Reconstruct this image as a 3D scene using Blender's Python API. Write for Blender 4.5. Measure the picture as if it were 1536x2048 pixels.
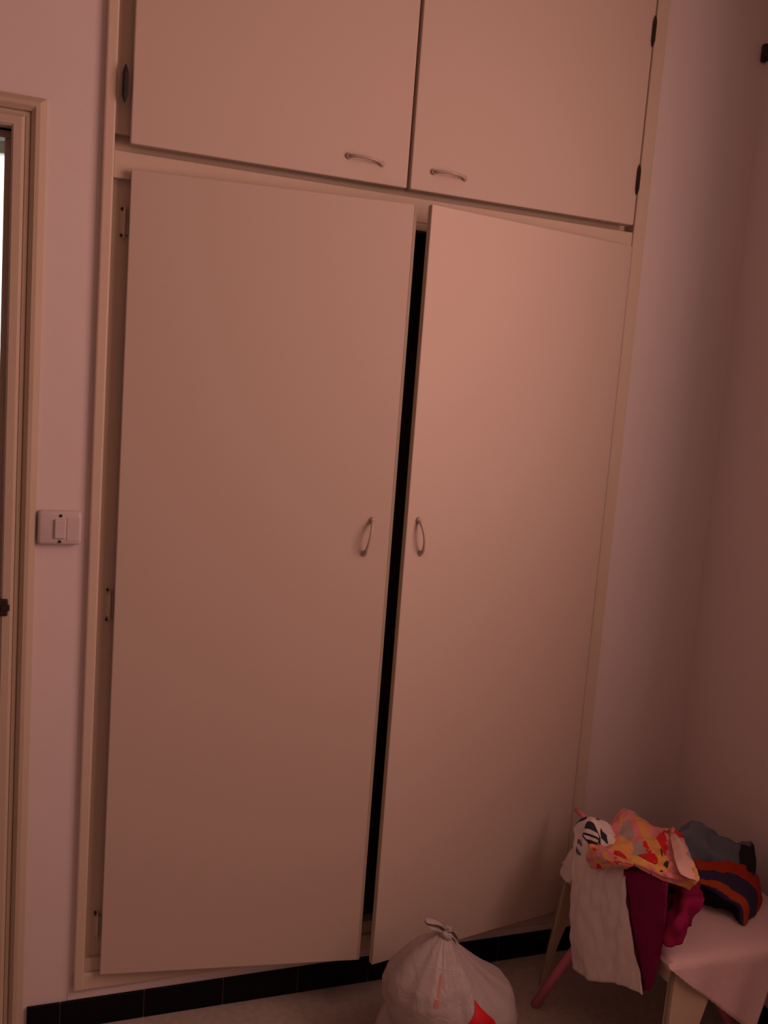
import bpy, bmesh, math, random
from mathutils import Vector, Matrix, noise

for o in list(bpy.data.objects):
    bpy.data.objects.remove(o, do_unlink=True)
SC = bpy.context.scene
COL = SC.collection

# ---------------------------------------------------------------- camera
FPX = 1800.175
CAM = Vector((-0.0951, -2.1096, 1.5611))
YAW, PITCH, ROLL = 0.35223, -0.12395, 0.07599
fw = Vector((math.sin(YAW)*math.cos(PITCH), math.cos(YAW)*math.cos(PITCH), math.sin(PITCH)))
rt = Vector((math.cos(YAW), -math.sin(YAW), 0))
up = rt.cross(fw)
r2 = math.cos(ROLL)*rt + math.sin(ROLL)*up
u2 = -math.sin(ROLL)*rt + math.cos(ROLL)*up
cd = bpy.data.cameras.new('camera')
cd.sensor_fit = 'VERTICAL'
cd.sensor_height = 24.0
cd.lens = FPX/2048*24.0
cd.clip_start = 0.02
cam = bpy.data.objects.new('camera', cd)
COL.objects.link(cam)
M = Matrix((r2, u2, -fw)).transposed().to_4x4()
M.translation = CAM
cam.matrix_world = M
SC.camera = cam

# ---------------------------------------------------------------- world, window light, exposure
W = bpy.data.worlds.new('sky'); SC.world = W; W.use_nodes = True
W.node_tree.nodes['Background'].inputs[0].default_value = (0.75, 0.85, 1.0, 1)
W.node_tree.nodes['Background'].inputs[1].default_value = 0.15

def area(name, loc, rot, sx, sy, power, color):
    l = bpy.data.lights.new(name, 'AREA'); l.shape = 'RECTANGLE'; l.size = sx; l.size_y = sy
    l.energy = power; l.color = color
    o = bpy.data.objects.new(name, l); COL.objects.link(o); o.location = loc; o.rotation_euler = rot
    return o
WIN_Y0, WIN_Y1, WIN_Z0, WIN_Z1 = -2.35, -0.90, 1.35, 2.45
# daylight coming through the pink curtain of the window in the right wall
area('window_daylight', (1.575, (WIN_Y0+WIN_Y1)/2, (WIN_Z0+WIN_Z1)/2), (0, math.radians(90), 0),
     WIN_Z1-WIN_Z0, WIN_Y1-WIN_Y0, 34.5, (1.0, 0.53, 0.43))

SC.view_settings.view_transform = 'Standard'
SC.view_settings.look = 'None'
SC.view_settings.gamma = 1.0
SC.view_settings.exposure = 0.0
SC.view_settings.use_curve_mapping = False
SC.cycles.use_denoising = True
SC.cycles.max_bounces = 8
SC.cycles.diffuse_bounces = 5
SC.cycles.sample_clamp_indirect = 4.0

# ---------------------------------------------------------------- materials
def mat(name, col, rough=0.6, bump=0.0, bscale=40.0, var=0.0, vscale=4.0, spec=0.3, col2=None):
    m = bpy.data.materials.new(name); m.use_nodes = True
    nt = m.node_tree; b = nt.nodes['Principled BSDF']
    b.inputs['Base Color'].default_value = (*col, 1)
    b.inputs['Roughness'].default_value = rough
    b.inputs['Specular IOR Level'].default_value = spec
    tc = nt.nodes.new('ShaderNodeTexCoord')
    if var > 0 or col2:
        n = nt.nodes.new('ShaderNodeTexNoise'); n.inputs['Scale'].default_value = vscale
        n.inputs['Detail'].default_value = 5
        nt.links.new(tc.outputs['Object'], n.inputs['Vector'])
        mx = nt.nodes.new('ShaderNodeMix'); mx.data_type = 'RGBA'
        mx.inputs[6].default_value = (*col, 1)
        c2 = col2 or tuple(c*(1-var) for c in col)
        mx.inputs[7].default_value = (*c2, 1)
        nt.links.new(n.outputs[0], mx.inputs[0]); nt.links.new(mx.outputs[2], b.inputs['Base Color'])
    if bump > 0:
        n2 = nt.nodes.new('ShaderNodeTexNoise'); n2.inputs['Scale'].default_value = bscale
        n2.inputs['Detail'].default_value = 6
        nt.links.new(tc.outputs['Object'], n2.inputs['Vector'])
        bp = nt.nodes.new('ShaderNodeBump'); bp.inputs['Strength'].default_value = bump
        bp.inputs['Distance'].default_value = 0.004
        nt.links.new(n2.outputs[0], bp.inputs['Height']); nt.links.new(bp.outputs[0], b.inputs['Normal'])
    return m

MAT = {}
MAT['wall'] = mat('wall_paint', (0.69, 0.625, 0.625), 0.8, 0.25, 18, 0.08, 1.6, 0.2)
MAT['ceiling'] = mat('ceiling_paint', (0.68, 0.62, 0.58), 0.9)
MAT['cream'] = mat('cream_gloss_paint', (0.545, 0.465, 0.405), 0.55, 0.12, 9, 0.06, 2.2, 0.3)
MAT['frame'] = mat('cream_frame_paint', (0.59, 0.50, 0.405), 0.55, 0.15, 22, 0.08, 6, 0.3)
MAT['casing'] = mat('door_casing_paint', (0.50, 0.425, 0.335), 0.5, 0.12, 22, 0.10, 6, 0.3)
MAT['lipping'] = mat('raw_edge_lipping', (0.46, 0.40, 0.31), 0.7, 0.1, 40, 0.2, 20)
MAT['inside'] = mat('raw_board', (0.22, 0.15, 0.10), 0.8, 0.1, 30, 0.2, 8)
MAT['tile'] = mat('black_tile', (0.004, 0.004, 0.005), 0.45, 0.0, spec=0.12)
MAT['grout'] = mat('tile_grout', (0.16, 0.13, 0.12), 0.9)
MAT['floor'] = mat('terrazzo', (0.48, 0.42, 0.37), 0.55, 0.1, 60, 0, 55, 0.25, col2=(0.29, 0.25, 0.22))
MAT['dark'] = mat('dark_metal', (0.018, 0.014, 0.012), 0.5, spec=0.4)
MAT['handle'] = mat('clear_yellowed_plastic', (0.44, 0.36, 0.30), 0.3, spec=0.5)
MAT['switch'] = mat('aged_white_plastic', (0.60, 0.54, 0.54), 0.4, 0.08, 30, 0.15, 25, 0.4)
MAT['plastic'] = mat('ivory_plastic', (0.55, 0.45, 0.33), 0.45, 0.05, 30, 0.12, 9, 0.4)
MAT['pink'] = mat('pink_plastic', (0.60, 0.18, 0.27), 0.4, spec=0.4)
MAT['white_cloth'] = mat('white_cotton', (0.76, 0.70, 0.70), 0.9, 0.3, 60, 0.08, 14, 0.1)
MAT['table_cloth'] = mat('pink_white_cotton', (0.72, 0.54, 0.54), 0.9, 0.3, 70, 0.10, 12, 0.1)
MAT['maroon'] = mat('maroon_cotton', (0.21, 0.010, 0.075), 0.9, 0.3, 60, 0.25, 10, 0.1)
MAT['crimson'] = mat('crimson_cotton', (0.28, 0.012, 0.075), 0.9, 0.3, 50, 0.35, 12, 0.1)
MAT['grey'] = mat('charcoal_cotton', (0.15, 0.17, 0.22), 0.9, 0.3, 50, 0.35, 12, 0.1)
MAT['black_cloth'] = mat('black_rib', (0.012, 0.012, 0.012), 0.9, 0.3, 90)
MAT['pale_pink'] = mat('pale_pink_cotton', (0.75, 0.48, 0.44), 0.9, 0.3, 50, 0.12, 12, 0.1)
MAT['ink'] = mat('navy_ink', (0.03, 0.025, 0.045), 0.8)
MAT['red_ink'] = mat('red_ink', (0.55, 0.006, 0.012), 0.5)
MAT['red_faint'] = mat('faded_red_ink', (0.50, 0.16, 0.13), 0.5)
MAT['curtain'] = mat('curtain_fabric', (0.75, 0.35, 0.28), 0.9)

def emis(name, col, s):
    m = bpy.data.materials.new(name); m.use_nodes = True; nt = m.node_tree
    nt.nodes.remove(nt.nodes['Principled BSDF'])
    e = nt.nodes.new('ShaderNodeEmission'); e.inputs[0].default_value = (*col, 1); e.inputs[1].default_value = s
    nt.links.new(e.outputs[0], nt.nodes['Material Output'].inputs[0]); return m
MAT['daylight'] = emis('daylight_pane', (0.93, 1.0, 0.95), 2.2)

def bag_mat():
    m = bpy.data.materials.new('thin_white_plastic'); m.use_nodes = True; nt = m.node_tree
    b = nt.nodes['Principled BSDF']
    tc = nt.nodes.new('ShaderNodeTexCoord'); n = nt.nodes.new('ShaderNodeTexNoise')
    n.inputs['Scale'].default_value = 11; n.inputs['Detail'].default_value = 4
    nt.links.new(tc.outputs['Object'], n.inputs['Vector'])
    mx = nt.nodes.new('ShaderNodeMix'); mx.data_type = 'RGBA'
    mx.inputs[6].default_value = (0.50, 0.45, 0.45, 1); mx.inputs[7].default_value = (0.40, 0.36, 0.355, 1)
    nt.links.new(n.outputs[0], mx.inputs[0]); nt.links.new(mx.outputs[2], b.inputs['Base Color'])
    b.inputs['Roughness'].default_value = 0.38; b.inputs['Specular IOR Level'].default_value = 0.35
    n2 = nt.nodes.new('ShaderNodeTexNoise'); n2.inputs['Scale'].default_value = 26; n2.inputs['Detail'].default_value = 3
    n2.inputs['Distortion'].default_value = 1.5
    nt.links.new(tc.outputs['Object'], n2.inputs['Vector'])
    bp = nt.nodes.new('ShaderNodeBump'); bp.inputs['Strength'].default_value = 0.35; bp.inputs['Distance'].default_value = 0.01
    nt.links.new(n2.outputs[0], bp.inputs['Height']); nt.links.new(bp.outputs[0], b.inputs['Normal'])
    tr = nt.nodes.new('ShaderNodeBsdfTranslucent'); tr.inputs[0].default_value = (0.8, 0.7, 0.66, 1)
    ms = nt.nodes.new('ShaderNodeMixShader'); ms.inputs[0].default_value = 0.22
    nt.links.new(b.outputs[0], ms.inputs[1]); nt.links.new(tr.outputs[0], ms.inputs[2])
    nt.links.new(ms.outputs[0], nt.nodes['Material Output'].inputs[0])
    return m
MAT['bag'] = bag_mat()

def flower_mat():
    """multi-coloured print: voronoi blots in yellow, pink, red, cream with a few black flecks"""
    m = bpy.data.materials.new('flower_print'); m.use_nodes = True; nt = m.node_tree
    b = nt.nodes['Principled BSDF']; b.inputs['Roughness'].default_value = 0.9
    b.inputs['Specular IOR Level'].default_value = 0.1
    uv = nt.nodes.new('ShaderNodeTexCoord')
    mp = nt.nodes.new('ShaderNodeMapping'); mp.inputs['Scale'].default_value = (7.0, 6.0, 1)
    nt.links.new(uv.outputs['UV'], mp.inputs[0])
    nz = nt.nodes.new('ShaderNodeTexNoise'); nz.inputs['Scale'].default_value = 1.7; nz.inputs['Detail'].default_value = 3
    nt.links.new(mp.outputs[0], nz.inputs['Vector'])
    ad = nt.nodes.new('ShaderNodeMix'); ad.data_type = 'RGBA'; ad.inputs[0].default_value = 0.42
    nt.links.new(mp.outputs[0], ad.inputs[6]); nt.links.new(nz.outputs[1], ad.inputs[7])
    v = nt.nodes.new('ShaderNodeTexVoronoi'); v.inputs['Scale'].default_value = 1.9
    nt.links.new(ad.outputs[2], v.inputs['Vector'])
    sp = nt.nodes.new('ShaderNodeSeparateColor'); nt.links.new(v.outputs['Color'], sp.inputs[0])
    cr = nt.nodes.new('ShaderNodeValToRGB'); cr.color_ramp.interpolation = 'CONSTANT'
    cols = [(0.0, (0.70, 0.25, 0.26)), (0.28, (0.72, 0.40, 0.12)), (0.45, (0.72, 0.29, 0.28)), (0.60, (0.62, 0.03, 0.035)),
            (0.70, (0.74, 0.36, 0.12)), (0.82, (0.68, 0.30, 0.31)), (0.92, (0.40, 0.32, 0.31)), (0.965, (0.30, 0.04, 0.06))]
    el = cr.color_ramp.elements
    el[0].position = 0; el[0].color = (*cols[0][1], 1); el[1].position = cols[1][0]; el[1].color = (*cols[1][1], 1)
    for pos, c in cols[2:]:
        e = el.new(pos); e.color = (*c, 1)
    nt.links.new(sp.outputs[0], cr.inputs[0]); nt.links.new(cr.outputs[0], b.inputs['Base Color'])
    return m
MAT['flower'] = flower_mat()

def stripe_mat():
    m = bpy.data.materials.new('orange_navy_stripes'); m.use_nodes = True; nt = m.node_tree
    b = nt.nodes['Principled BSDF']; b.inputs['Roughness'].default_value = 0.9; b.inputs['Specular IOR Level'].default_value = 0.1
    uv = nt.nodes.new('ShaderNodeTexCoord'); sp = nt.nodes.new('ShaderNodeSeparateXYZ'); nt.links.new(uv.outputs['UV'], sp.inputs[0])
    n = nt.nodes.new('ShaderNodeTexNoise'); n.inputs['Scale'].default_value = 14
    nt.links.new(uv.outputs['UV'], n.inputs['Vector'])
    ma = nt.nodes.new('ShaderNodeMath'); ma.operation = 'MULTIPLY_ADD'; ma.inputs[1].default_value = 0.05
    nt.links.new(n.outputs[0], ma.inputs[0]); nt.links.new(sp.outputs[1], ma.inputs[2])
    # the orange band sits at the garment's right-hand end, navy towards the neck
    ma2 = nt.nodes.new('ShaderNodeMath'); ma2.operation = 'MULTIPLY_ADD'; ma2.inputs[1].default_value = -0.10
    nt.links.new(sp.outputs[0], ma2.inputs[0]); nt.links.new(ma.outputs[0], ma2.inputs[2])
    cr = nt.nodes.new('ShaderNodeValToRGB'); cr.color_ramp.interpolation = 'CONSTANT'
    el = cr.color_ramp.elements
    nav = (0.04, 0.028, 0.075); blk = (0.012, 0.010, 0.016); orr = (0.36, 0.062, 0.018); red = (0.33, 0.034, 0.012)
    seq = [(0.0, red), (0.20, nav), (0.42, orr), (0.58, nav), (0.66, blk)]
    el[0].position = 0; el[0].color = (*seq[0][1], 1); el[1].position = seq[1][0]; el[1].color = (*seq[1][1], 1)
    for pos, c in seq[2:]:
        e = el.new(pos); e.color = (*c, 1)
    nt.links.new(ma2.outputs[0], cr.inputs[0]); nt.links.new(cr.outputs[0], b.inputs['Base Color'])
    return m
MAT['stripe'] = stripe_mat()

# ---------------------------------------------------------------- helpers
def link(name, me, material=None, parent=None, smooth=False):
    o = bpy.data.objects.new(name, me); COL.objects.link(o)
    if material: me.materials.append(MAT[material])
    if parent is not None: o.parent = parent
    if smooth:
        for p in me.polygons: p.use_smooth = True
    return o
def obj(name, bm, material, parent=None, smooth=False):
    me = bpy.data.meshes.new(name)
    bmesh.ops.recalc_face_normals(bm, faces=bm.faces)
    bm.to_mesh(me); bm.free()
    return link(name, me, material, parent, smooth)
def add_box(bm, x0, x1, y0, y1, z0, z1, bevel=0.0, seg=2):
    g = bmesh.ops.create_cube(bm, size=1.0)
    for v in g['verts']:
        v.co = Vector((x0+(v.co.x+.5)*(x1-x0), y0+(v.co.y+.5)*(y1-y0), z0+(v.co.z+.5)*(z1-z0)))
    if bevel > 0:
        es = list({e for v in g['verts'] for e in v.link_edges})
        bmesh.ops.bevel(bm, geom=es, offset=bevel, segments=seg, profile=0.5, affect='EDGES')
    return g
def box(name, x0, x1, y0, y1, z0, z1, material, parent=None, bevel=0.0):
    bm = bmesh.new(); add_box(bm, x0, x1, y0, y1, z0, z1, bevel)
    return obj(name, bm, material, parent)
def add_tube(bm, pts, radii, n=10, cap=True):
    pts = [Vector(p) for p in pts]
    if not isinstance(radii, (list, tuple)): radii = [radii]*len(pts)
    rings = []
    ref = Vector((0.31, 0.52, 0.79))
    for i, p in enumerate(pts):
        t = (pts[min(i+1, len(pts)-1)] - pts[max(i-1, 0)]).normalized()
        a = t.cross(ref).normalized(); b = t.cross(a).normalized()
        rings.append([bm.verts.new(p + radii[i]*(math.cos(2*math.pi*k/n)*a + math.sin(2*math.pi*k/n)*b)) for k in range(n)])
    for r0, r1 in zip(rings, rings[1:]):
        for k in range(n):
            bm.faces.new((r0[k], r0[(k+1) % n], r1[(k+1) % n], r1[k]))
    if cap:
        bm.faces.new(rings[0][::-1]); bm.faces.new(rings[-1])
def tube(name, pts, radii, material, parent=None, n=12):
    bm = bmesh.new(); add_tube(bm, pts, radii, n)
    return obj(name, bm, material, parent, True)
def empty(name, loc, label, cat, group=None):
    o = bpy.data.objects.new(name, None); COL.objects.link(o); o.location = loc
    o.empty_display_size = 0.05
    o['label'] = label; o['category'] = cat
    if group: o['group'] = group
    return o
def tag(o, label, cat, group=None):
    o['label'] = label; o['category'] = cat
    if group: o['group'] = group
    return o
def struct(o, label=None):
    o['kind'] = 'structure'
    if label: o['label'] = label
    return o
def reparent(children, root):
    """children were modelled in world coordinates"""
    inv = Matrix.Translation(root.location).inverted()
    for c in children:
        c.parent = root; c.matrix_parent_inverse = inv

def cr1(p0, p1, p2, p3, t):
    return 0.5*((2*p1) + (p2-p0)*t + (2*p0-5*p1+4*p2-p3)*t*t + (3*p1-p0-3*p2+p3)*t**3)
class Surf:
    """smooth sheet through a grid of 3-D points"""
    def __init__(s, grid, wr=0.003, wf=25.0, seed=0.0, thick=0.003, zf=0.45):
        s.g = [[Vector(p) for p in r] for r in grid]; s.wr, s.wf, s.seed, s.thick, s.zf = wr, wf, seed, thick, zf
        s.nv, s.nu = len(s.g), len(s.g[0])
    def row(s, r, u):
        f = u*(s.nu-1); i = min(int(f), s.nu-2); t = f-i
        g = s.g[r]
        a, b, c, d = (2*g[0]-g[1]) if i == 0 else g[i-1], g[i], g[i+1], (2*g[-1]-g[-2]) if i+2 >= s.nu else g[i+2]
        return cr1(a, b, c, d, t)
    def base(s, u, v):
        f = v*(s.nv-1); j = min(int(f), s.nv-2); t = f-j
        b, c = s.row(j, u), s.row(j+1, u)
        a = (2*b-c) if j == 0 else s.row(j-1, u)
        d = (2*c-b) if j+2 >= s.nv else s.row(j+2, u)
        return cr1(a, b, c, d, t)
    def at(s, u, v, off=0.0):
        p = s.base(u, v); e = 1e-3
        du = s.base(min(u+e, 1), v) - s.base(max(u-e, 0), v)
        dv = s.base(u, min(v+e, 1)) - s.base(u, max(v-e, 0))
        n = du.cross(dv)
        n = n.normalized() if n.length > 1e-12 else Vector((0, 0, 1))
        if n.dot(CAMDIR) < 0: n = -n
        w = noise.noise(Vector((p.x*s.wf, p.y*s.wf, p.z*s.wf*s.zf)) + Vector((s.seed, s.seed*1.7, 0)))
        w += 0.5*noise.noise(Vector((p.x*s.wf*2.3, p.y*s.wf*2.3, p.z*s.wf)) + Vector((s.seed+9, 3, 0)))
        return p + n*(w*s.wr + off)
    def mesh(s, name, nu, nv, material, parent=None, mask=None):
        bm = bmesh.new(); uvl = bm.loops.layers.uv.new('UVMap')
        top = [[bm.verts.new(s.at(i/nu, j/nv)) for i in range(nu+1)] for j in range(nv+1)]
        bot = [[bm.verts.new(s.at(i/nu, j/nv, -s.thick)) for i in range(nu+1)] for j in range(nv+1)]
        def quad(vs, uvs):
            try: f = bm.faces.new(vs)
            except ValueError: return
            f.smooth = True
            for l, q in zip(f.loops, uvs): l[uvl].uv = q
        for j in range(nv):
            for i in range(nu):
                q = [(i/nu, j/nv), ((i+1)/nu, j/nv), ((i+1)/nu, (j+1)/nv), (i/nu, (j+1)/nv)]
                quad([top[j][i], top[j][i+1], top[j+1][i+1], top[j+1][i]], q)
                quad([bot[j+1][i], bot[j+1][i+1], bot[j][i+1], bot[j][i]], q[::-1])
        for i in range(nu):
            for j in (0, nv):
                q = [(i/nu, j/nv), ((i+1)/nu, j/nv), ((i+1)/nu, j/nv), (i/nu, j/nv)]
                quad([top[j][i], top[j][i+1], bot[j][i+1], bot[j][i]], q)
        for j in range(nv):
            for i in (0, nu):
                q = [(i/nu, j/nv), (i/nu, (j+1)/nv), (i/nu, (j+1)/nv), (i/nu, j/nv)]
                quad([top[j][i], top[j+1][i], bot[j+1][i], bot[j][i]], q)
        return obj(name, bm, material, parent)
    def patch(s, name, poly, material, parent=None, off=0.0012, n=6):
        """flat print lying on the sheet: polygon in (u, v)"""
        bm = bmesh.new()
        pts = []
        for k in range(len(poly)):
            a, b = poly[k], poly[(k+1) % len(poly)]
            for q in range(n):
                t = q/n; pts.append((a[0]+(b[0]-a[0])*t, a[1]+(b[1]-a[1])*t))
        cu = sum(q[0] for q in pts)/len(pts); cv = sum(q[1] for q in pts)/len(pts)
        rings = []
        for sc in (1.0, 0.66, 0.33):
            rings.append([bm.verts.new(s.at(cu+(q[0]-cu)*sc, cv+(q[1]-cv)*sc, off)) for q in pts])
        c = bm.verts.new(s.at(cu, cv, off)); m = len(pts)
        for r0, r1 in zip(rings, rings[1:]):
            for k in range(m): bm.faces.new((r0[k], r0[(k+1) % m], r1[(k+1) % m], r1[k]))
        for k in range(m): bm.faces.new((rings[-1][k], rings[-1][(k+1) % m], c))
        return obj(name, bm, material, parent, True)
CAMDIR = Vector((-0.55, -0.75, 0.4))     # garments' outer side faces the room

# ---------------------------------------------------------------- room shell
XR, XL, YF, ZC = 1.68, -2.4, -4.0, 2.95      # right wall, left wall, wall opposite the wardrobe, ceiling
DX0, DX1, DZ = -1.07, -0.204, 2.058          # doorway in the wardrobe wall
NX0, NX1, NZ0, NZ1 = -0.010, 1.340, 0.085, 2.82   # niche of the wardrobe
T = 0.12
HY = 1.75                                    # far wall of the hall behind the doorway
box_floor = box('floor', XL-T, XR+T, YF-T, HY+T, -0.1, 0.0, 'floor'); struct(box_floor, 'brown speckled terrazzo floor')
struct(box('ceiling', XL-T, XR+T, YF-T, HY+T, ZC, ZC+0.1, 'ceiling'), 'pale ceiling')
bm = bmesh.new()
add_box(bm, XL, DX0, 0, T, 0, ZC)
add_box(bm, DX0, DX1, 0, T, DZ, ZC)
add_box(bm, DX1, NX0, 0, T, 0, ZC)
add_box(bm, NX0, NX1, 0, T, 0, NZ0)
add_box(bm, NX0, NX1, 0, T, NZ1, ZC)
add_box(bm, NX1, XR, 0, T, 0, ZC)
struct(obj('wall_back', bm, 'wall'), 'pink washed plaster wall around the wardrobe')
bm = bmesh.new()
add_box(bm, XR, XR+T, YF, WIN_Y0, 0, ZC)
add_box(bm, XR, XR+T, WIN_Y1, HY, 0, ZC)
add_box(bm, XR, XR+T, WIN_Y0, WIN_Y1, 0, WIN_Z0)
add_box(bm, XR, XR+T, WIN_Y0, WIN_Y1, WIN_Z1, ZC)
struct(obj('wall_right', bm, 'wall'), 'shaded plaster wall right of the wardrobe')
struct(box('wall_left', XL-T, XL, YF, HY, 0, ZC, 'wall'))
struct(box('wall_front', XL, XR, YF-T, YF, 0, ZC, 'wall'))
# hall behind the doorway
bm = bmesh.new()
add_box(bm, XL, -1.25, HY, HY+T, 0, ZC)
add_box(bm, -0.13, XR, HY, HY+T, 0, ZC)
add_box(bm, -1.25, -0.13, HY, HY+T, 0, 1.20)
add_box(bm, -1.25, -0.13, HY, HY+T, 2.43, ZC)
struct(obj('wall_hall', bm, 'casing'))
struct(box('wall_partition', -0.15, -0.03, T, HY, 0, ZC, 'wall'))
w2 = box('window_2', -1.25, -0.13, HY+0.07, HY+0.08, 1.20, 2.43, 'daylight'); struct(w2, 'bright daylit window seen through the doorway')
for nm, a in (('window_frame', (-1.25, -1.19, HY+0.02, HY+0.065, 1.20, 2.43)), ('window_frame', (-0.19, -0.13, HY+0.02, HY+0.065, 1.20, 2.43)),
              ('window_frame', (-1.19, -0.19, HY+0.02, HY+0.065, 2.38, 2.43)), ('window_sill', (-1.27, -0.11, HY-0.03, HY+0.065, 1.17, 1.20))):
    box(nm, *a, 'casing', w2, 0.004)
# window of this room in the right wall, with its closed curtain
w1 = box('window_1', XR+0.06, XR+0.07, WIN_Y0, WIN_Y1, WIN_Z0, WIN_Z1, 'daylight'); struct(w1, 'daylit window in the right wall')
for a in ((XR+0.02, XR+0.055, WIN_Y0, WIN_Y0+0.05, WIN_Z0, WIN_Z1), (XR+0.02, XR+0.055, WIN_Y1-0.05, WIN_Y1, WIN_Z0, WIN_Z1),
          (XR+0.02, XR+0.055, WIN_Y0+0.05, WIN_Y1-0.05, WIN_Z0, WIN_Z0+0.05), (XR+0.02, XR+0.055, WIN_Y0+0.05, WIN_Y1-0.05, WIN_Z1-0.05, WIN_Z1)):
    box('window_frame', *a, 'cream', w1, 0.004)
bm = bmesh.new(); n = 90
rows = []
for z in (WIN_Z0-0.2, WIN_Z1+0.12):
    rows.append([bm.verts.new((XR-0.06+0.02*math.sin(i*0.9), WIN_Y0-0.12+(WIN_Y1-WIN_Y0+0.24)*i/n, z)) for i in range(n+1)])
for i in range(n): bm.faces.new((rows[0][i], rows[0][i+1], rows[1][i+1], rows[1][i]))
cu = obj('curtain', bm, 'curtain', None, True)
so = cu.modifiers.new('thickness', 'SOLIDIFY'); so.thickness = 0.003
tag(cu, 'closed pink curtain over the window in the right wall', 'curtain')

# door casing on the wardrobe wall (profiled in steps)
dc = struct(box('door_1', DX1, DX1+0.012, -0.002, T, 0, DZ+0.012, 'casing'), 'cream door casing of the open doorway')
def casing(name, w0, w1, y0, parent, b=0.003):
    """one step of the casing profile, mitred round the opening; w0..w1 is the distance from the opening"""
    bm = bmesh.new()
    prof = [(w0, 0.0), (w0, y0+b), (w0+b, y0), (w1-b*1.4, y0), (w1, y0+b*1.4), (w1, 0.0)]
    path = [lambda w: (DX1+w, 0.0), lambda w: (DX1+w, DZ+w), lambda w: (DX0-w, DZ+w), lambda w: (DX0-w, 0.0)]
    rings = [[bm.verts.new((f(w)[0], y, f(w)[1])) for w, y in prof] for f in path]
    for r0, r1 in zip(rings, rings[1:]):
        for k in range(len(prof)): bm.faces.new((r0[k], r0[(k+1) % len(prof)], r1[(k+1) % len(prof)], r1[k]))
    bm.faces.new(rings[0]); bm.faces.new(rings[-1])
    return obj(name, bm, 'casing', parent)
casing('inner_moulding', 0.001, 0.026, -0.028, dc, 0.004)
casing('groove', 0.026, 0.038, -0.012, dc, 0.002)
casing('outer_moulding', 0.038, 0.068, -0.024, dc, 0.009)
box('jamb', DX0, DX1, -0.002, T, DZ, DZ+0.012, 'casing', dc)
box('jamb', DX0-0.012, DX0, -0.002, T, 0, DZ+0.012, 'casing', dc)
box('door_stop', DX1-0.014, DX1+0.004, 0.02, 0.06, 0, DZ-0.014, 'casing', dc, 0.003)
box('door_stop', DX0, DX1+0.004, 0.02, 0.06, DZ-0.014, DZ+0.004, 'casing', dc, 0.003)
bm = bmesh.new(); add_box(bm, DX1-0.004, DX1+0.016, -0.034, -0.004, 1.030, 1.068, 0.003); add_box(bm, DX1+0.002, DX1+0.020, -0.037, -0.03, 1.042, 1.056, 0.002)
obj('strike_plate', bm, 'dark', dc)

# skirting of black tiles: each tile its own piece
HT = 0.0708
def tile_mesh(L):
    bm = bmesh.new(); add_box(bm, 0, L, 0, 0.008, 0, HT, 0.0012, 1)
    me = bmesh_to(bm, 'tile'); me.materials.append(MAT['tile']); return me
def bmesh_to(bm, name):
    me = bpy.data.meshes.new(name); bmesh.ops.recalc_face_normals(bm, faces=bm.faces); bm.to_mesh(me); bm.free(); return me
bb = struct(box('baseboard_back', DX1+0.078, XR-0.001, -0.0055, 0.0, 0.0, HT-0.0015, 'grout'), 'row of black skirting tiles under the wardrobe')
PT, JN = 0.1959, 0.0022
full = tile_mesh(PT-JN)
x = -0.0503
def put_tile(me, loc, rz, parent):
    o = bpy.data.objects.new('tile', me); COL.objects.link(o); o.parent = parent; o.location = loc; o.rotation_euler.z = rz
put_tile(tile_mesh(x-JN-(DX1+0.078)), (DX1+0.078, -0.0085, 0), 0, bb)
while x + PT < XR:
    put_tile(full, (x, -0.0085, 0), 0, bb); x += PT
put_tile(tile_mesh(XR-0.009-x), (x, -0.0085, 0), 0, bb)
br = struct(box('baseboard_right', XR-0.0055, XR, YF, -0.009, 0.0, HT-0.0015, 'grout'), 'black skirting tiles of the right wall')
y = -0.011
while y - PT > YF:
    put_tile(full, (XR-0.0085, y, 0), -math.pi/2, br); y -= PT
# plaster lip above the tiles
struct(box('trim_1', -0.036, NX1+0.03, -0.0015, 0.0, HT, 0.098, 'wall', None, 0.0007), 'plaster strip between tiles and wardrobe frame')

# ---------------------------------------------------------------- built-in wardrobe
wd = empty('built_in_wardrobe', (0.66, 0.0, 0.098), 'tall cream built-in wardrobe with four doors, the two long ones ajar', 'wardrobe')
parts = []
def P(name, x0, x1, y0, y1, z0, z1, m='frame', bev=0.0):
    o = box(name, x0, x1, y0, y1, z0, z1, m, None, bev); parts.append(o); return o
P('stile', -0.0232, 0.0004, -0.016, 0.03, 0.100, 2.80, 'frame', 0.004)
P('stile', 1.3140, 1.3515, -0.016, 0.03, 0.100, 2.80, 'frame', 0.004)
P('bottom_moulding', -0.0232, 1.3515, -0.014, 0.01, 0.098, 0.142, 'frame', 0.005)
P('bottom_rail', 0.0, 1.3140, -0.006, 0.03, 0.142, 0.176, 'frame', 0.002)
P('middle_rail', 0.0, 1.3140, -0.012, 0.03, 1.990, 2.047, 'frame', 0.002)
P('rebate', 0.0, 1.3140, 0.020, 0.03, 2.047, 2.085, 'frame')
P('top_rail', -0.0235, 1.346, -0.020, 0.03, 2.74, 2.80, 'frame', 0.003)
for za, zb in ((0.176, 1.990), (2.085, 2.74)):
    P('jamb', 0.0, 0.055, 0.004, 0.03, za, zb, 'frame')
    P('jamb', 1.262, 1.3140, 0.004, 0.03, za, zb, 'frame')
P('centre_post', 0.640, 0.690, 0.004, 0.03, 2.085, 2.74, 'frame')
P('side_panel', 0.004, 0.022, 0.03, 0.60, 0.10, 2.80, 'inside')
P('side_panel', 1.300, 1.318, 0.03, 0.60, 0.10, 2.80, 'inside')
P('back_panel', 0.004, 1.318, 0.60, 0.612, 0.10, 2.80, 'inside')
P('base_panel', 0.022, 1.300, 0.03, 0.60, 0.12, 0.138, 'inside')
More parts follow.
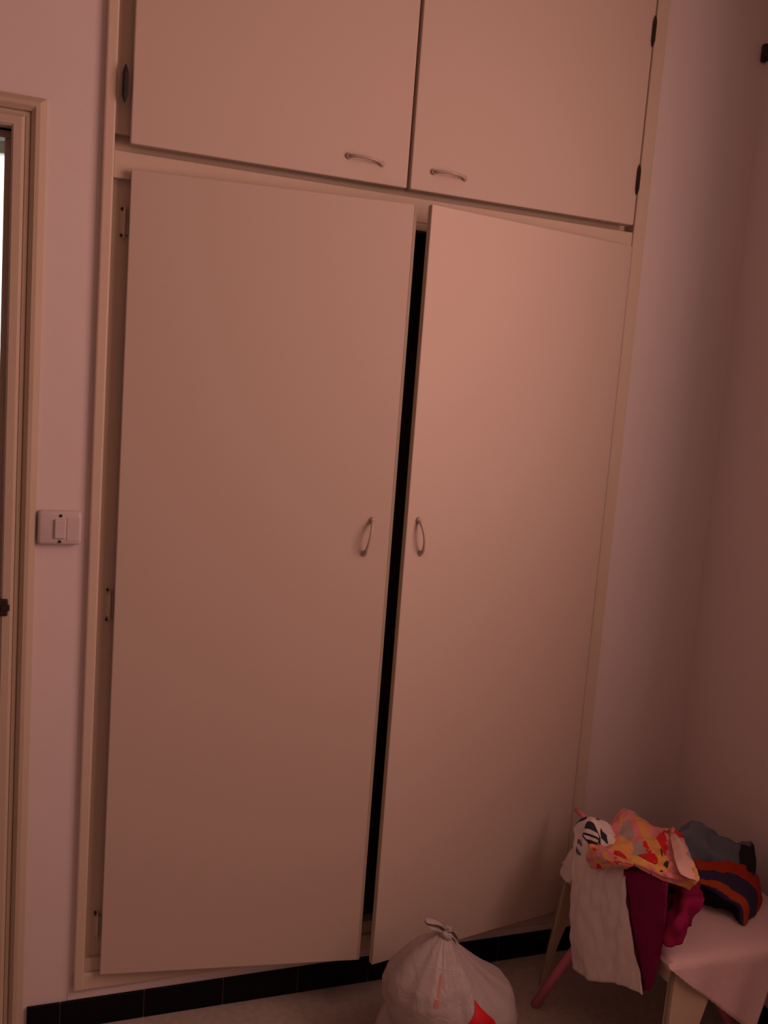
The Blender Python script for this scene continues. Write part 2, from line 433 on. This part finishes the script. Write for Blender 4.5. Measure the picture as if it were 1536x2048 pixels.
P('top_panel', 0.022, 1.300, 0.03, 0.60, 2.782, 2.80, 'inside')
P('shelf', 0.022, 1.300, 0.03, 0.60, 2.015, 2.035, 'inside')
catch = P('door_catch', 0.700, 0.735, -0.012, 0.02, 1.972, 1.990, 'frame', 0.002)

def handle_mesh(L=0.082, H=0.021):
    """small bow pull: arched bar on two feet, along local X, standing out along local -Y"""
    bm = bmesh.new(); n = 12; pts = []; rad = []
    for i in range(n+1):
        t = i/n; xx = (t-0.5)*L
        yy = -H*(math.sin(math.pi*t)**0.55) - 0.001
        pts.append((xx, yy, 0)); rad.append(0.0030+0.0020*abs(2*t-1)**3)
    add_tube(bm, pts, rad, 10)
    for s in (-1, 1):
        add_tube(bm, [(s*L*0.5, 0.0, 0), (s*L*0.49, -0.006, 0)], [0.0075, 0.0055], 12)
    me = bmesh_to(bm, 'handle'); me.materials.append(MAT['handle'])
    for p in me.polygons: p.use_smooth = True
    return me
HM = handle_mesh()
def hinge_mesh(black=True, L=0.078):
    """spindle hinge: leaf plate and a barrel with pointed finials"""
    bm = bmesh.new()
    pw = 0.0035 if black else 0.009
    add_box(bm, -pw, pw, 0.0, 0.002, -L*0.36, L*0.36, 0.0006, 1)
    k = 14
    pts = [(0, -0.003, -L/2+L*i/k) for i in range(k+1)]
    rad = [0.0010+(0.0055 if black else 0.003)*min(1, math.sin(math.pi*i/k)*1.6)**0.8 for i in range(k+1)]
    add_tube(bm, pts, rad, 10)
    me = bmesh_to(bm, 'hinge'); me.materials.append(MAT['dark' if black else 'frame'])
    return me
HGB, HGC = hinge_mesh(True), hinge_mesh(False, 0.07)
def door(w, z0, z1, hx, hy, ang, side, handle=None, hinges=(), hm=None, hdx=0.0, DOORT=0.030):
    """slab door; local origin at the hinge edge, front face at local y = 0; side +1 opens from a left hinge"""
    bm = bmesh.new()
    xa, xb = (0, w) if side > 0 else (-w, 0)
    add_box(bm, xa, xb, 0.0, DOORT, 0, z1-z0, 0.0025, 2)
    d = obj('door', bm, 'cream')
    d.location = (hx, hy, z0); d.rotation_euler.z = -side*math.radians(ang)
    parts.append(d)
    if ang > 0:      # raw edge lipping down the free edge of the long doors
        lw = 0.0065 if side > 0 else 0.002
        xe = w+0.0003 if side > 0 else -w-0.0003
        lp = box('edge_lipping', min(xe, xe-side*lw), max(xe, xe-side*lw), -0.0006, DOORT, 0.002, z1-z0-0.002, 'lipping', d, 0.0005)
    if handle:
        hxx, hz, rot = handle
        h = link('handle', HM, None, d); h.location = (hxx, -0.0003, hz-z0); h.rotation_euler.y = rot
    for z in hinges:
        g = link('hinge', hm, None, d); g.location = (-side*0.012+hdx, 0.030 if hm is HGC else (0.008 if side > 0 else -0.001), z-z0)
        if side < 0: g.scale.x = 0.65
        if hm is HGB: g['label'] = 'black spindle hinge'
    return d
V = math.pi/2
# long doors below, both ajar
door(0.632, 0.147, 2.008, 0.035, -0.033, 7.9, +1, (0.575, 1.236, V+0.16), (1.90, 1.045, 0.255), HGC, DOORT=0.015)
door(0.628, 0.147, 2.008, 1.3035, -0.033, 10.5, -1, (-0.590, 1.243, V-0.17), (), HGC, DOORT=0.015)
# short doors above, shut
door(0.632, 2.0605, 2.735, 0.0315, -0.033, 0.0, +1, (0.524, 2.108, 0.06), (2.180, 2.55), HGB, -0.003)
door(0.6275, 2.0605, 2.735, 1.2995, -0.033, 0.0, -1, (-0.531, 2.106, 0.03), (2.174, 2.538), HGB, -0.0145)
for zc in (1.929, 1.873, 1.082, 1.012, 0.289):
    bm = bmesh.new(); add_tube(bm, [(0.021, -0.006, zc), (0.021, 0.004, zc)], 0.0028, 8)
    parts.append(obj('screw', bm, 'dark'))
reparent(parts, wd)

# ---------------------------------------------------------------- light switch
sw = empty('light_switch', (-0.086, 0, 1.226), 'worn surface mounted light switch between door casing and wardrobe', 'light switch')
sp = []
bm = bmesh.new(); add_box(bm, -0.132, -0.040, -0.022, 0.0, 1.188, 1.264, 0.008, 3); sp.append(obj('box', bm, 'switch', None, True))
sp.append(box('rocker', -0.0965, -0.0735, -0.0275, -0.018, 1.203, 1.246, 'switch', None, 0.002))
sp.append(box('cover_plate', -0.0715, -0.044, -0.0235, -0.018, 1.197, 1.250, 'switch', None, 0.0015))
for xx, zz in ((-0.0845, 1.2535), (-0.0855, 1.1955)):
    bm = bmesh.new(); add_tube(bm, [(xx, -0.0235, zz), (xx, -0.019, zz)], 0.0034, 10); sp.append(obj('screw', bm, 'dark'))
reparent(sp, sw)

# small dark bracket up in the corner
wb = empty('wall_bracket', (1.675, -0.02, 2.56), 'small dark bracket high on the wall in the corner', 'bracket')
bp_ = [box('plate', 1.666, 1.680, -0.016, -0.0005, 2.545, 2.590, 'dark', None, 0.002)]
bm = bmesh.new(); add_tube(bm, [(1.672, -0.004, 2.575), (1.664, -0.016, 2.566), (1.667, -0.030, 2.551), (1.676, -0.034, 2.553)], [0.005, 0.0055, 0.005, 0.003], 8)
bp_.append(obj('hook', bm, 'dark', None, True)); reparent(bp_, wb)

# ---------------------------------------------------------------- low plastic table
TZ = 0.375
tb = empty('plastic_table', (1.42, -0.38, 0), 'low ivory plastic table under the heap of clothes', 'table')
tp = []
TX0, TX1, TY0, TY1 = 1.208, 1.635, -0.612, -0.150
bm = bmesh.new(); add_box(bm, TX0, TX1, TY0, TY1, TZ-0.022, TZ, 0.008, 3); tp.append(obj('table_top', bm, 'plastic'))
bm = bmesh.new()
for a in ((TX0+0.012, TX1-0.012, TY0+0.010, TY0+0.018), (TX0+0.012, TX1-0.012, TY1-0.018, TY1-0.010)):
    add_box(bm, *a, TZ-0.055, TZ-0.02)
for a in ((TX0+0.010, TX0+0.018, TY0+0.018, TY1-0.018), (TX1-0.018, TX1-0.010, TY0+0.018, TY1-0.018)):
    add_box(bm, *a, TZ-0.055, TZ-0.02)
tp.append(obj('apron', bm, 'plastic'))
def plastic_leg(cx, cy, sx, sy, ex):
    """splayed corner leg: two curved flanges that taper towards the foot"""
    bm = bmesh.new(); n = 10; t = 0.008
    prof = []
    for i in range(n+1):
        s = i/n; z = (TZ-0.02)*(1-s)
        wd_ = 0.115*(1-s)**ex+0.020
        out = 0.030*s
        prof.append((z, wd_, out))
    def strip(axis):
        rings = []
        for z, w, out in prof:
            ox, oy = cx - sx*out, cy - sy*out
            if axis == 0: q = [(ox, oy), (ox+sx*w, oy), (ox+sx*w, oy+sy*t), (ox, oy+sy*t)]
            else: q = [(ox, oy), (ox, oy+sy*0.011), (ox+sx*t, oy+sy*0.011), (ox+sx*t, oy)]
            rings.append([bm.verts.new((a, b, z)) for a, b in q])
        for r0, r1 in zip(rings, rings[1:]):
            for k in range(4): bm.faces.new((r0[k], r0[(k+1) % 4], r1[(k+1) % 4], r1[k]))
        bm.faces.new(rings[0]); bm.faces.new(rings[-1])
    strip(0); strip(1)
    return obj('leg', bm, 'plastic')
for cx, sx in ((TX0+0.014, 1), (TX1-0.014, -1)):
    for cy, sy in ((TY0+0.006, 1), (TY1-0.006, -1)):
        tp.append(plastic_leg(cx, cy, sx, sy, 0.9 if sy > 0 else 2.6))
reparent(tp, tb)

# table cloth laid askew: its corner hangs down in front in a point, fine scalloped hem
def hem(xx):
    pts = [(1.19, 0.000), (1.205, 0.010), (1.251, 0.048), (1.321, 0.100), (1.384, 0.147), (1.449, 0.200), (1.462, 0.192), (1.473, 0.150), (1.487, 0.092), (1.53, 0.05), (1.60, 0.03), (1.66, 0.03)]
    for (a, b), (c, d) in zip(pts, pts[1:]):
        if xx <= c: return b+(d-b)*(xx-a)/(c-a)
    return pts[-1][1]
bm = bmesh.new(); NU = 150; prof_rows = []
for i in range(NU+1):
    xx = 1.200+(1.640-1.200)*i/NU
    col = []
    for j in range(17):                       # on the table top
        yy = -0.16-(0.452)*j/16
        z = TZ+0.003+0.0015*noise.noise(Vector((xx*14, yy*14, 0)))
        if xx < TX0+0.004: z -= 0.006
        col.append((xx, yy, z))
    L = hem(xx) + 0.0022*abs(math.sin(i*0.75))
    for j in range(1, 13):                    # over the front edge
        s = L*j/12
        bend = min(s, 0.012)
        fold = 0.010*(s/0.2)*math.sin(xx*46+s*9)+0.006*(s/0.2)
        col.append((xx, -0.612-0.006*min(1, s/0.012)-fold-0.002, TZ+0.003-s))
    prof_rows.append([bm.verts.new(c) for c in col])
for a, b in zip(prof_rows, prof_rows[1:]):
    for j in range(len(a)-1):
        f = bm.faces.new((a[j], a[j+1], b[j+1], b[j])); f.smooth = True
tc_ = obj('table_cloth', bm, 'table_cloth', None, True)
so = tc_.modifiers.new('thickness', 'SOLIDIFY'); so.thickness = 0.0015; so.offset = 1
tag(tc_, 'pinkish white cloth with lacy hem hanging in a point over the low table', 'tablecloth')

# pink three-legged stool pushed under the table
st = empty('stool', (1.40, -0.26, 0), 'pink three-legged stool standing under the low table', 'stool')
sp = []
H = 0.31
for f, t in (((1.132, -0.208), (1.325, -0.236)), ((1.585, -0.452), (1.452, -0.318)), ((1.50, -0.135), (1.435, -0.205))):
    sp.append(tube('leg', [(f[0], f[1], 0.004), ((f[0]+t[0])/2, (f[1]+t[1])/2, H/2), (t[0], t[1], H)], [0.0115, 0.0125, 0.0125], 'pink'))
bm = bmesh.new(); add_tube(bm, [(1.40, -0.256, H-0.006), (1.40, -0.256, H), (1.40, -0.256, H+0.014), (1.40, -0.256, H+0.018)], [0.084, 0.092, 0.092, 0.086], 32)
sp.append(obj('seat', bm, 'pink'))
reparent(sp, st)

# ---------------------------------------------------------------- clothes heaped on the table
G = {
 'shirt': [[[1.36, -0.2, 0.4], [1.37, -0.26, 0.42], [1.37, -0.33, 0.43], [1.37, -0.42, 0.42]], [[1.235, -0.177, 0.481], [1.24, -0.224, 0.525], [1.25, -0.26, 0.52], [1.25, -0.334, 0.506]], [[1.188, -0.227, 0.464], [1.19, -0.295, 0.488], [1.193, -0.366, 0.5], [1.196, -0.438, 0.505]], [[1.18, -0.246, 0.372], [1.178, -0.331, 0.4], [1.18, -0.41, 0.426], [1.184, -0.478, 0.433]], [[1.18, -0.26, 0.257], [1.172, -0.363, 0.301], [1.182, -0.432, 0.316], [1.18, -0.52, 0.347]], [[1.182, -0.291, 0.155], [1.172, -0.387, 0.188], [1.186, -0.465, 0.231], [1.178, -0.568, 0.276]]],
 'sleeve': [[[1.2, -0.22, 0.452], [1.195, -0.22, 0.418], [1.192, -0.231, 0.384]], [[1.203, -0.191, 0.421], [1.2, -0.188, 0.373], [1.197, -0.215, 0.346]], [[1.206, -0.164, 0.378], [1.204, -0.152, 0.339], [1.2, -0.182, 0.335]]],
 'flower': [[[1.4, -0.17, 0.385], [1.44, -0.22, 0.385], [1.46, -0.28, 0.385], [1.47, -0.34, 0.385], [1.48, -0.4, 0.385]], [[1.3, -0.232, 0.49], [1.35, -0.209, 0.524], [1.37, -0.288, 0.525], [1.4, -0.331, 0.524], [1.42, -0.357, 0.522]], [[1.235, -0.261, 0.491], [1.27, -0.312, 0.522], [1.295, -0.381, 0.528], [1.32, -0.433, 0.54], [1.34, -0.476, 0.553]], [[1.186, -0.3, 0.495], [1.19, -0.401, 0.529], [1.196, -0.489, 0.549], [1.21, -0.565, 0.564], [1.26, -0.606, 0.573]], [[1.178, -0.322, 0.494], [1.18, -0.413, 0.524], [1.186, -0.5, 0.541], [1.198, -0.574, 0.553], [1.245, -0.602, 0.537]]],
 'cuff': [[[1.176, -0.319, 0.501], [1.172, -0.372, 0.522], [1.172, -0.438, 0.54], [1.176, -0.482, 0.549]], [[1.168, -0.314, 0.473], [1.156, -0.388, 0.508], [1.16, -0.446, 0.528], [1.172, -0.486, 0.539]], [[1.172, -0.334, 0.454], [1.164, -0.382, 0.476], [1.166, -0.432, 0.508], [1.174, -0.47, 0.525]]],
 'lining': [[[1.375, -0.358, 0.535], [1.39, -0.361, 0.54], [1.4, -0.377, 0.531]], [[1.3, -0.466, 0.559], [1.31, -0.486, 0.566], [1.325, -0.498, 0.556]], [[1.235, -0.559, 0.579], [1.25, -0.578, 0.581], [1.275, -0.59, 0.565]], [[1.215, -0.602, 0.581], [1.23, -0.617, 0.578], [1.255, -0.615, 0.567]]],
 'maroon': [[[1.33, -0.33, 0.4], [1.34, -0.4, 0.42], [1.34, -0.47, 0.4]], [[1.2, -0.429, 0.5], [1.21, -0.491, 0.533], [1.215, -0.565, 0.548]], [[1.19, -0.466, 0.444], [1.186, -0.539, 0.484], [1.196, -0.593, 0.493]], [[1.19, -0.498, 0.376], [1.184, -0.558, 0.409], [1.196, -0.595, 0.421]], [[1.192, -0.523, 0.323], [1.186, -0.568, 0.347], [1.194, -0.59, 0.358]], [[1.192, -0.549, 0.27], [1.188, -0.572, 0.289], [1.192, -0.581, 0.3]]],
 'crimson': [[[1.38, -0.34, 0.382], [1.4, -0.4, 0.39], [1.41, -0.45, 0.4]], [[1.3, -0.459, 0.471], [1.33, -0.472, 0.484], [1.35, -0.512, 0.485]], [[1.24, -0.525, 0.472], [1.25, -0.573, 0.511], [1.29, -0.596, 0.503]], [[1.205, -0.573, 0.45], [1.215, -0.617, 0.481], [1.26, -0.612, 0.475]], [[1.196, -0.583, 0.409], [1.2, -0.622, 0.425], [1.27, -0.603, 0.446]]],
 'grey': [[[1.46, -0.24, 0.385], [1.5, -0.25, 0.385], [1.56, -0.26, 0.385], [1.61, -0.28, 0.385], [1.64, -0.31, 0.385]], [[1.427, -0.33, 0.516], [1.473, -0.33, 0.543], [1.528, -0.345, 0.513], [1.578, -0.365, 0.492], [1.616, -0.385, 0.497]], [[1.414, -0.36, 0.503], [1.456, -0.37, 0.514], [1.5, -0.385, 0.5], [1.551, -0.4, 0.489], [1.601, -0.42, 0.487]], [[1.408, -0.39, 0.49], [1.45, -0.4, 0.49], [1.493, -0.41, 0.491], [1.542, -0.42, 0.48], [1.587, -0.44, 0.466]], [[1.418, -0.4, 0.473], [1.454, -0.41, 0.462], [1.489, -0.42, 0.478], [1.528, -0.43, 0.474], [1.576, -0.45, 0.45]]],
 'stripe': [[[1.412, -0.41, 0.487], [1.493, -0.415, 0.48], [1.551, -0.43, 0.471], [1.596, -0.44, 0.442], [1.596, -0.46, 0.389]], [[1.414, -0.43, 0.471], [1.474, -0.44, 0.469], [1.538, -0.45, 0.454], [1.573, -0.47, 0.427], [1.558, -0.49, 0.377]], [[1.401, -0.45, 0.464], [1.446, -0.465, 0.463], [1.495, -0.48, 0.446], [1.525, -0.5, 0.421], [1.526, -0.51, 0.385]], [[1.396, -0.46, 0.453], [1.428, -0.48, 0.45], [1.458, -0.5, 0.436], [1.482, -0.52, 0.422], [1.483, -0.535, 0.383]], [[1.415, -0.45, 0.419], [1.433, -0.47, 0.421], [1.452, -0.49, 0.414], [1.472, -0.51, 0.405], [1.47, -0.525, 0.389]], [[1.437, -0.435, 0.384], [1.457, -0.453, 0.384], [1.476, -0.47, 0.384], [1.486, -0.49, 0.384], [1.479, -0.519, 0.384]]],
 'hanger_tip': [[1.235, -0.149, 0.513], [1.245, -0.207, 0.499]],
}

def sheet(key, name, nu, nv, m, parent=None, **k):
    s = Surf(G[key], **k)
    return s, s.mesh(name, nu, nv, m, parent)
shirt = empty('t_shirt', (1.24, -0.34, 0.40), 'white cotton shirt with a dark striped print hanging over the table edge', 'shirt')
pc = []
ss, o = sheet('shirt', 'body', 48, 80, 'white_cloth', wr=0.011, wf=24, seed=1.0, zf=0.22); pc.append(o)
s2, o = sheet('sleeve', 'sleeve', 16, 16, 'white_cloth', wr=0.002, wf=30, seed=2.0); pc.append(o)
def ell(cu_, cv_, ru, rv, a0=0, a1=2*math.pi, n=16):
    return [(cu_+ru*math.cos(a0+(a1-a0)*k/n), cv_+rv*math.sin(a0+(a1-a0)*k/n)) for k in range(n)]
# printed striped disc near the collar, with its smaller marks
for nm, poly, m in (('print', ell(0.42, 0.335, 0.185, 0.058), 'ink'),
                    ('print', [(0.27, 0.318), (0.56, 0.312), (0.57, 0.332), (0.265, 0.338)], 'white_cloth'),
                    ('print', [(0.27, 0.349), (0.56, 0.345), (0.54, 0.362), (0.30, 0.366)], 'white_cloth'),
                    ('print', [(0.02, 0.232), (0.26, 0.226), (0.28, 0.246), (0.04, 0.256)], 'ink'),
                    ('print', [(0.47, 0.205), (0.54, 0.20), (0.53, 0.235), (0.49, 0.24)], 'ink'),
                    ('print', [(0.66, 0.26), (0.80, 0.265), (0.76, 0.33), (0.62, 0.32)], 'ink'),
                    ('print', [(0.06, 0.37), (0.10, 0.37), (0.10, 0.40), (0.06, 0.40)], 'grey'),
                    ('print', [(0.05, 0.42), (0.12, 0.425), (0.20, 0.46), (0.14, 0.462)], 'grey'),
                    ('print', [(0.17, 0.385), (0.21, 0.385), (0.22, 0.41), (0.18, 0.41)], 'grey')):
    pc.append(ss.patch(nm, poly, m, None, 0.0014 if m == 'ink' or m == 'grey' else 0.0022))
reparent(pc, shirt)

fl = empty('flowered_dress', (1.32, -0.36, 0.45), 'crumpled dress printed in yellow, pink and red on top of the heap', 'dress')
pc = []
sf, o = sheet('flower', 'skirt', 64, 56, 'flower', wr=0.010, wf=26, seed=3.0); pc.append(o)
s3, o = sheet('cuff', 'frill', 32, 20, 'flower', wr=0.004, wf=28, seed=4.0); pc.append(o)
s4, o = sheet('lining', 'lining', 20, 30, 'pale_pink', wr=0.004, wf=24, seed=5.0); pc.append(o)
for poly, m in (([(0.725, 0.63), (0.765, 0.64), (0.745, 0.70), (0.705, 0.69)], 'ink'), ([(0.69, 0.735), (0.715, 0.735), (0.71, 0.765), (0.68, 0.76)], 'ink'),
                ([(0.645, 0.53), (0.655, 0.52), (0.685, 0.60), (0.678, 0.61)], 'ink'),
                (ell(0.55, 0.665, 0.10, 0.055), 'red_ink'), ([(0.24, 0.245), (0.27, 0.245), (0.27, 0.275), (0.245, 0.275)], 'ink')):
    pc.append(sf.patch('print', poly, m))
reparent(pc, fl)

ma = empty('maroon_leggings', (1.24, -0.46, 0.40), 'plain maroon garment hanging straight down beside the white shirt', 'leggings')
s5, o = sheet('maroon', 'leg_fabric', 30, 60, 'maroon', wr=0.007, wf=24, seed=6.0, zf=0.2); reparent([o], ma)
cr_ = empty('crimson_top', (1.30, -0.50, 0.385), 'crumpled crimson garment bunched on the table corner', 'shirt')
s6, o = sheet('crimson', 'fabric', 36, 44, 'crimson', wr=0.016, wf=28, seed=7.0); reparent([o], cr_)
gr = empty('charcoal_sweater', (1.50, -0.36, 0.40), 'charcoal grey sweater with black ribbed cuff at the back of the heap', 'sweater')
s7, o = sheet('grey', 'sleeve', 48, 44, 'grey', wr=0.009, wf=22, seed=8.0)
pc = [o]
pc.append(s7.patch('cuff', [(0.83, 0.27), (0.90, 0.262), (0.985, 0.29), (0.99, 0.5), (0.99, 0.99), (0.90, 0.97), (0.79, 0.86), (0.80, 0.5)], 'black_cloth', None, 0.003, 8))
reparent(pc, gr)
sg = empty('striped_top', (1.47, -0.47, 0.385), 'orange and navy striped top folded in front of the charcoal sweater', 'shirt')
s8, o = sheet('stripe', 'fabric', 48, 44, 'stripe', wr=0.008, wf=26, seed=9.0); reparent([o], sg)
# pink hanger: one arm sticks out of the shirt's neck
a, b = [Vector(v) for v in G['hanger_tip']]
hg = empty('clothes_hanger', (1.28, -0.25, 0.40), 'pink plastic hanger arm poking out of the white shirt', 'hanger')
hp = [tube('arm', [a, a.lerp(b, 0.5)+Vector((0, 0, 0.004)), b, Vector((1.30, -0.26, 0.44))], [0.0055, 0.0075, 0.008, 0.007], 'pink')]
hp.append(tube('cross_bar', [(1.30, -0.26, 0.44), (1.34, -0.30, 0.41), (1.39, -0.33, 0.395)], 0.005, 'pink'))
reparent(hp, hg)

# ---------------------------------------------------------------- tied plastic bag
BX, BY = 0.800, -0.345
LT = [(0.0, .075), (.03, .095), (.08, .113), (.125, .122), (.18, .145), (.225, .150), (.255, .136), (.285, .108), (.31, .080), (.33, .050), (.34, .026), (.348, .014)]
RT_ = [(0.0, .135), (.03, .160), (.08, .178), (.137, .182), (.18, .176), (.205, .158), (.24, .108), (.265, .078), (.29, .052), (.315, .030), (.335, .018), (.348, .012)]
def lut(t, z):
    for (a, b), (c, d) in zip(t, t[1:]):
        if z <= c: return b+(d-b)*(z-a)/(c-a)
    return t[-1][1]
BAGTOP = 0.348
def bag_r(th, z):
    c = math.cos(th)
    r = lut(LT, z)*(1-c)/2 + lut(RT_, z)*(1+c)/2
    r *= 1-0.16*math.sin(th)**2
    t = min(1, max(0, (z-0.10)/(BAGTOP-0.10)))
    t = t*t
    r *= 1+0.035*t*math.sin(7*th+2.6*math.sin(2*th+1)+1.0)+0.03*t*math.sin(17*th+3*math.sin(3*th)+z*9)
    r *= 1-0.06*min(1, 2*t+0.25*(z > 0.1))*math.exp(-((th % (2*math.pi)-4.60-0.10*(0.3-z))/0.10)**2)
    p = Vector((math.cos(th)*1.6, math.sin(th)*1.6, z*7))
    r *= 1+0.07*noise.noise(p*1.3)+0.035*noise.noise(p*3.1+Vector((5, 1, 2)))
    return r
def bag_pt(th, z, off=0.0):
    r = bag_r(th, z)+off
    lean = -0.018*max(0, (z-0.2)/0.148)
    return Vector((BX+lean+r*math.cos(th), BY+r*math.sin(th), z))
bag = empty('plastic_bag', (BX, BY, 0), 'white plastic carrier bag tied at the top on the floor before the wardrobe', 'bag')
pc = []
bm = bmesh.new(); NA, NZ = 120, 64; rings = []
for j in range(NZ+1):
    z = 0.002+(BAGTOP-0.002)*(j/NZ)
    rings.append([bm.verts.new(bag_pt(2*math.pi*k/NA, z)) for k in range(NA)])
for r0, r1 in zip(rings, rings[1:]):
    for k in range(NA): bm.faces.new((r0[k], r0[(k+1) % NA], r1[(k+1) % NA], r1[k]))
bm.faces.new(rings[0][::-1]); bm.faces.new(rings[-1])
pc.append(obj('body', bm, 'bag', None, True))
# knot and the two twisted handle ends
bm = bmesh.new()
kx, ky = BX-0.018, BY
k = [(kx+0.012*math.cos(t)*(1+0.3*math.sin(3*t)), ky-0.004+0.013*math.sin(t), 0.345+0.006*math.sin(2*t)) for t in [i*2*math.pi/14 for i in range(15)]]
add_tube(bm, k, 0.0075, 8)
pc.append(obj('knot', bm, 'bag', None, True))
def ear(pts, widths):
    bm = bmesh.new(); rows = []
    for i, (p, w) in enumerate(zip(pts, widths)):
        p = Vector(p); row = []
        for j in range(7):
            t = j/6-0.5
            row.append(bm.verts.new(p+Vector((t*w*0.55, 0.012*math.sin(t*9+i), t*w*0.9))))
        rows.append(row)
    for a, b in zip(rows, rows[1:]):
        for j in range(6): bm.faces.new((a[j], a[j+1], b[j+1], b[j]))
    o = obj('handle_end', bm, 'bag', None, True)
    so = o.modifiers.new('thickness', 'SOLIDIFY'); so.thickness = 0.0015
    su = o.modifiers.new('smooth', 'SUBSURF'); su.levels = su.render_levels = 1
    return o
pc.append(ear([(kx, ky, 0.343), (kx-0.012, ky-0.006, 0.360), (kx-0.026, ky-0.010, 0.372), (kx-0.045, ky-0.012, 0.381), (kx-0.058, ky-0.012, 0.388)], [0.012, 0.018, 0.020, 0.016, 0.006]))
pc.append(ear([(kx, ky, 0.343), (kx+0.012, ky-0.008, 0.350), (kx+0.022, ky-0.013, 0.343), (kx+0.030, ky-0.016, 0.330)], [0.012, 0.016, 0.014, 0.006]))
def bag_print(name, poly, m, n=5):
    """flat red ink on the bag's skin: polygon in (angle, height)"""
    bm = bmesh.new(); pts = []
    for k in range(len(poly)):
        a, b = poly[k], poly[(k+1) % len(poly)]
        for q in range(n): pts.append((a[0]+(b[0]-a[0])*q/n, a[1]+(b[1]-a[1])*q/n))
    cu_ = sum(q[0] for q in pts)/len(pts); cv_ = sum(q[1] for q in pts)/len(pts); rings = []
    for sc in (1, .75, .5, .25): rings.append([bm.verts.new(bag_pt(cu_+(q[0]-cu_)*sc, cv_+(q[1]-cv_)*sc, 0.002)) for q in pts])
    c = bm.verts.new(bag_pt(cu_, cv_, 0.002)); m_ = len(pts)
    for r0, r1 in zip(rings, rings[1:]):
        for k in range(m_): bm.faces.new((r0[k], r0[(k+1) % m_], r1[(k+1) % m_], r1[k]))
    for k in range(m_): bm.faces.new((rings[-1][k], rings[-1][(k+1) % m_], c))
    o = obj(name, bm, m, None, True)
    o['label'] = 'red ink mark'
    return o
A = math.radians(-77)
for nm, poly, m in (('print', [(A-0.38, 0.165), (A-0.28, 0.200), (A-0.08, 0.226), (A+0.01, 0.243), (A+0.09, 0.225), (A+0.27, 0.195), (A+0.34, 0.160), (A+0.18, 0.120), (A-0.18, 0.120)], 'red_ink'),
                    ('print', [(A-0.805, 0.258), (A-0.755, 0.256), (A-0.735, 0.292), (A-0.765, 0.293)], 'red_faint'),
                    ('print', [(A-0.84, 0.240), (A-0.775, 0.238), (A-0.76, 0.251), (A-0.825, 0.254)], 'red_faint')):
    pc.append(bag_print(nm, poly, m))
# slack fold of the bag's skin spreading on the floor at its left
bm = bmesh.new(); rings = []
for j in range(13):
    ph = math.pi/2*j/12
    rings.append([bm.verts.new((0.685+0.052*math.cos(ph)*math.cos(t)*(1+0.12*math.sin(3*t)), -0.325+0.060*math.cos(ph)*math.sin(t), 0.002+0.165*math.sin(ph)*(1-0.15*math.sin(2*t)))) for t in [2*math.pi*k/28 for k in range(28)]])
for r0, r1 in zip(rings, rings[1:]):
    for k in range(28): bm.faces.new((r0[k], r0[(k+1) % 28], r1[(k+1) % 28], r1[k]))
bm.faces.new(rings[0][::-1])
pc.append(obj('slack_fold', bm, 'bag', None, True))
reparent(pc, bag)
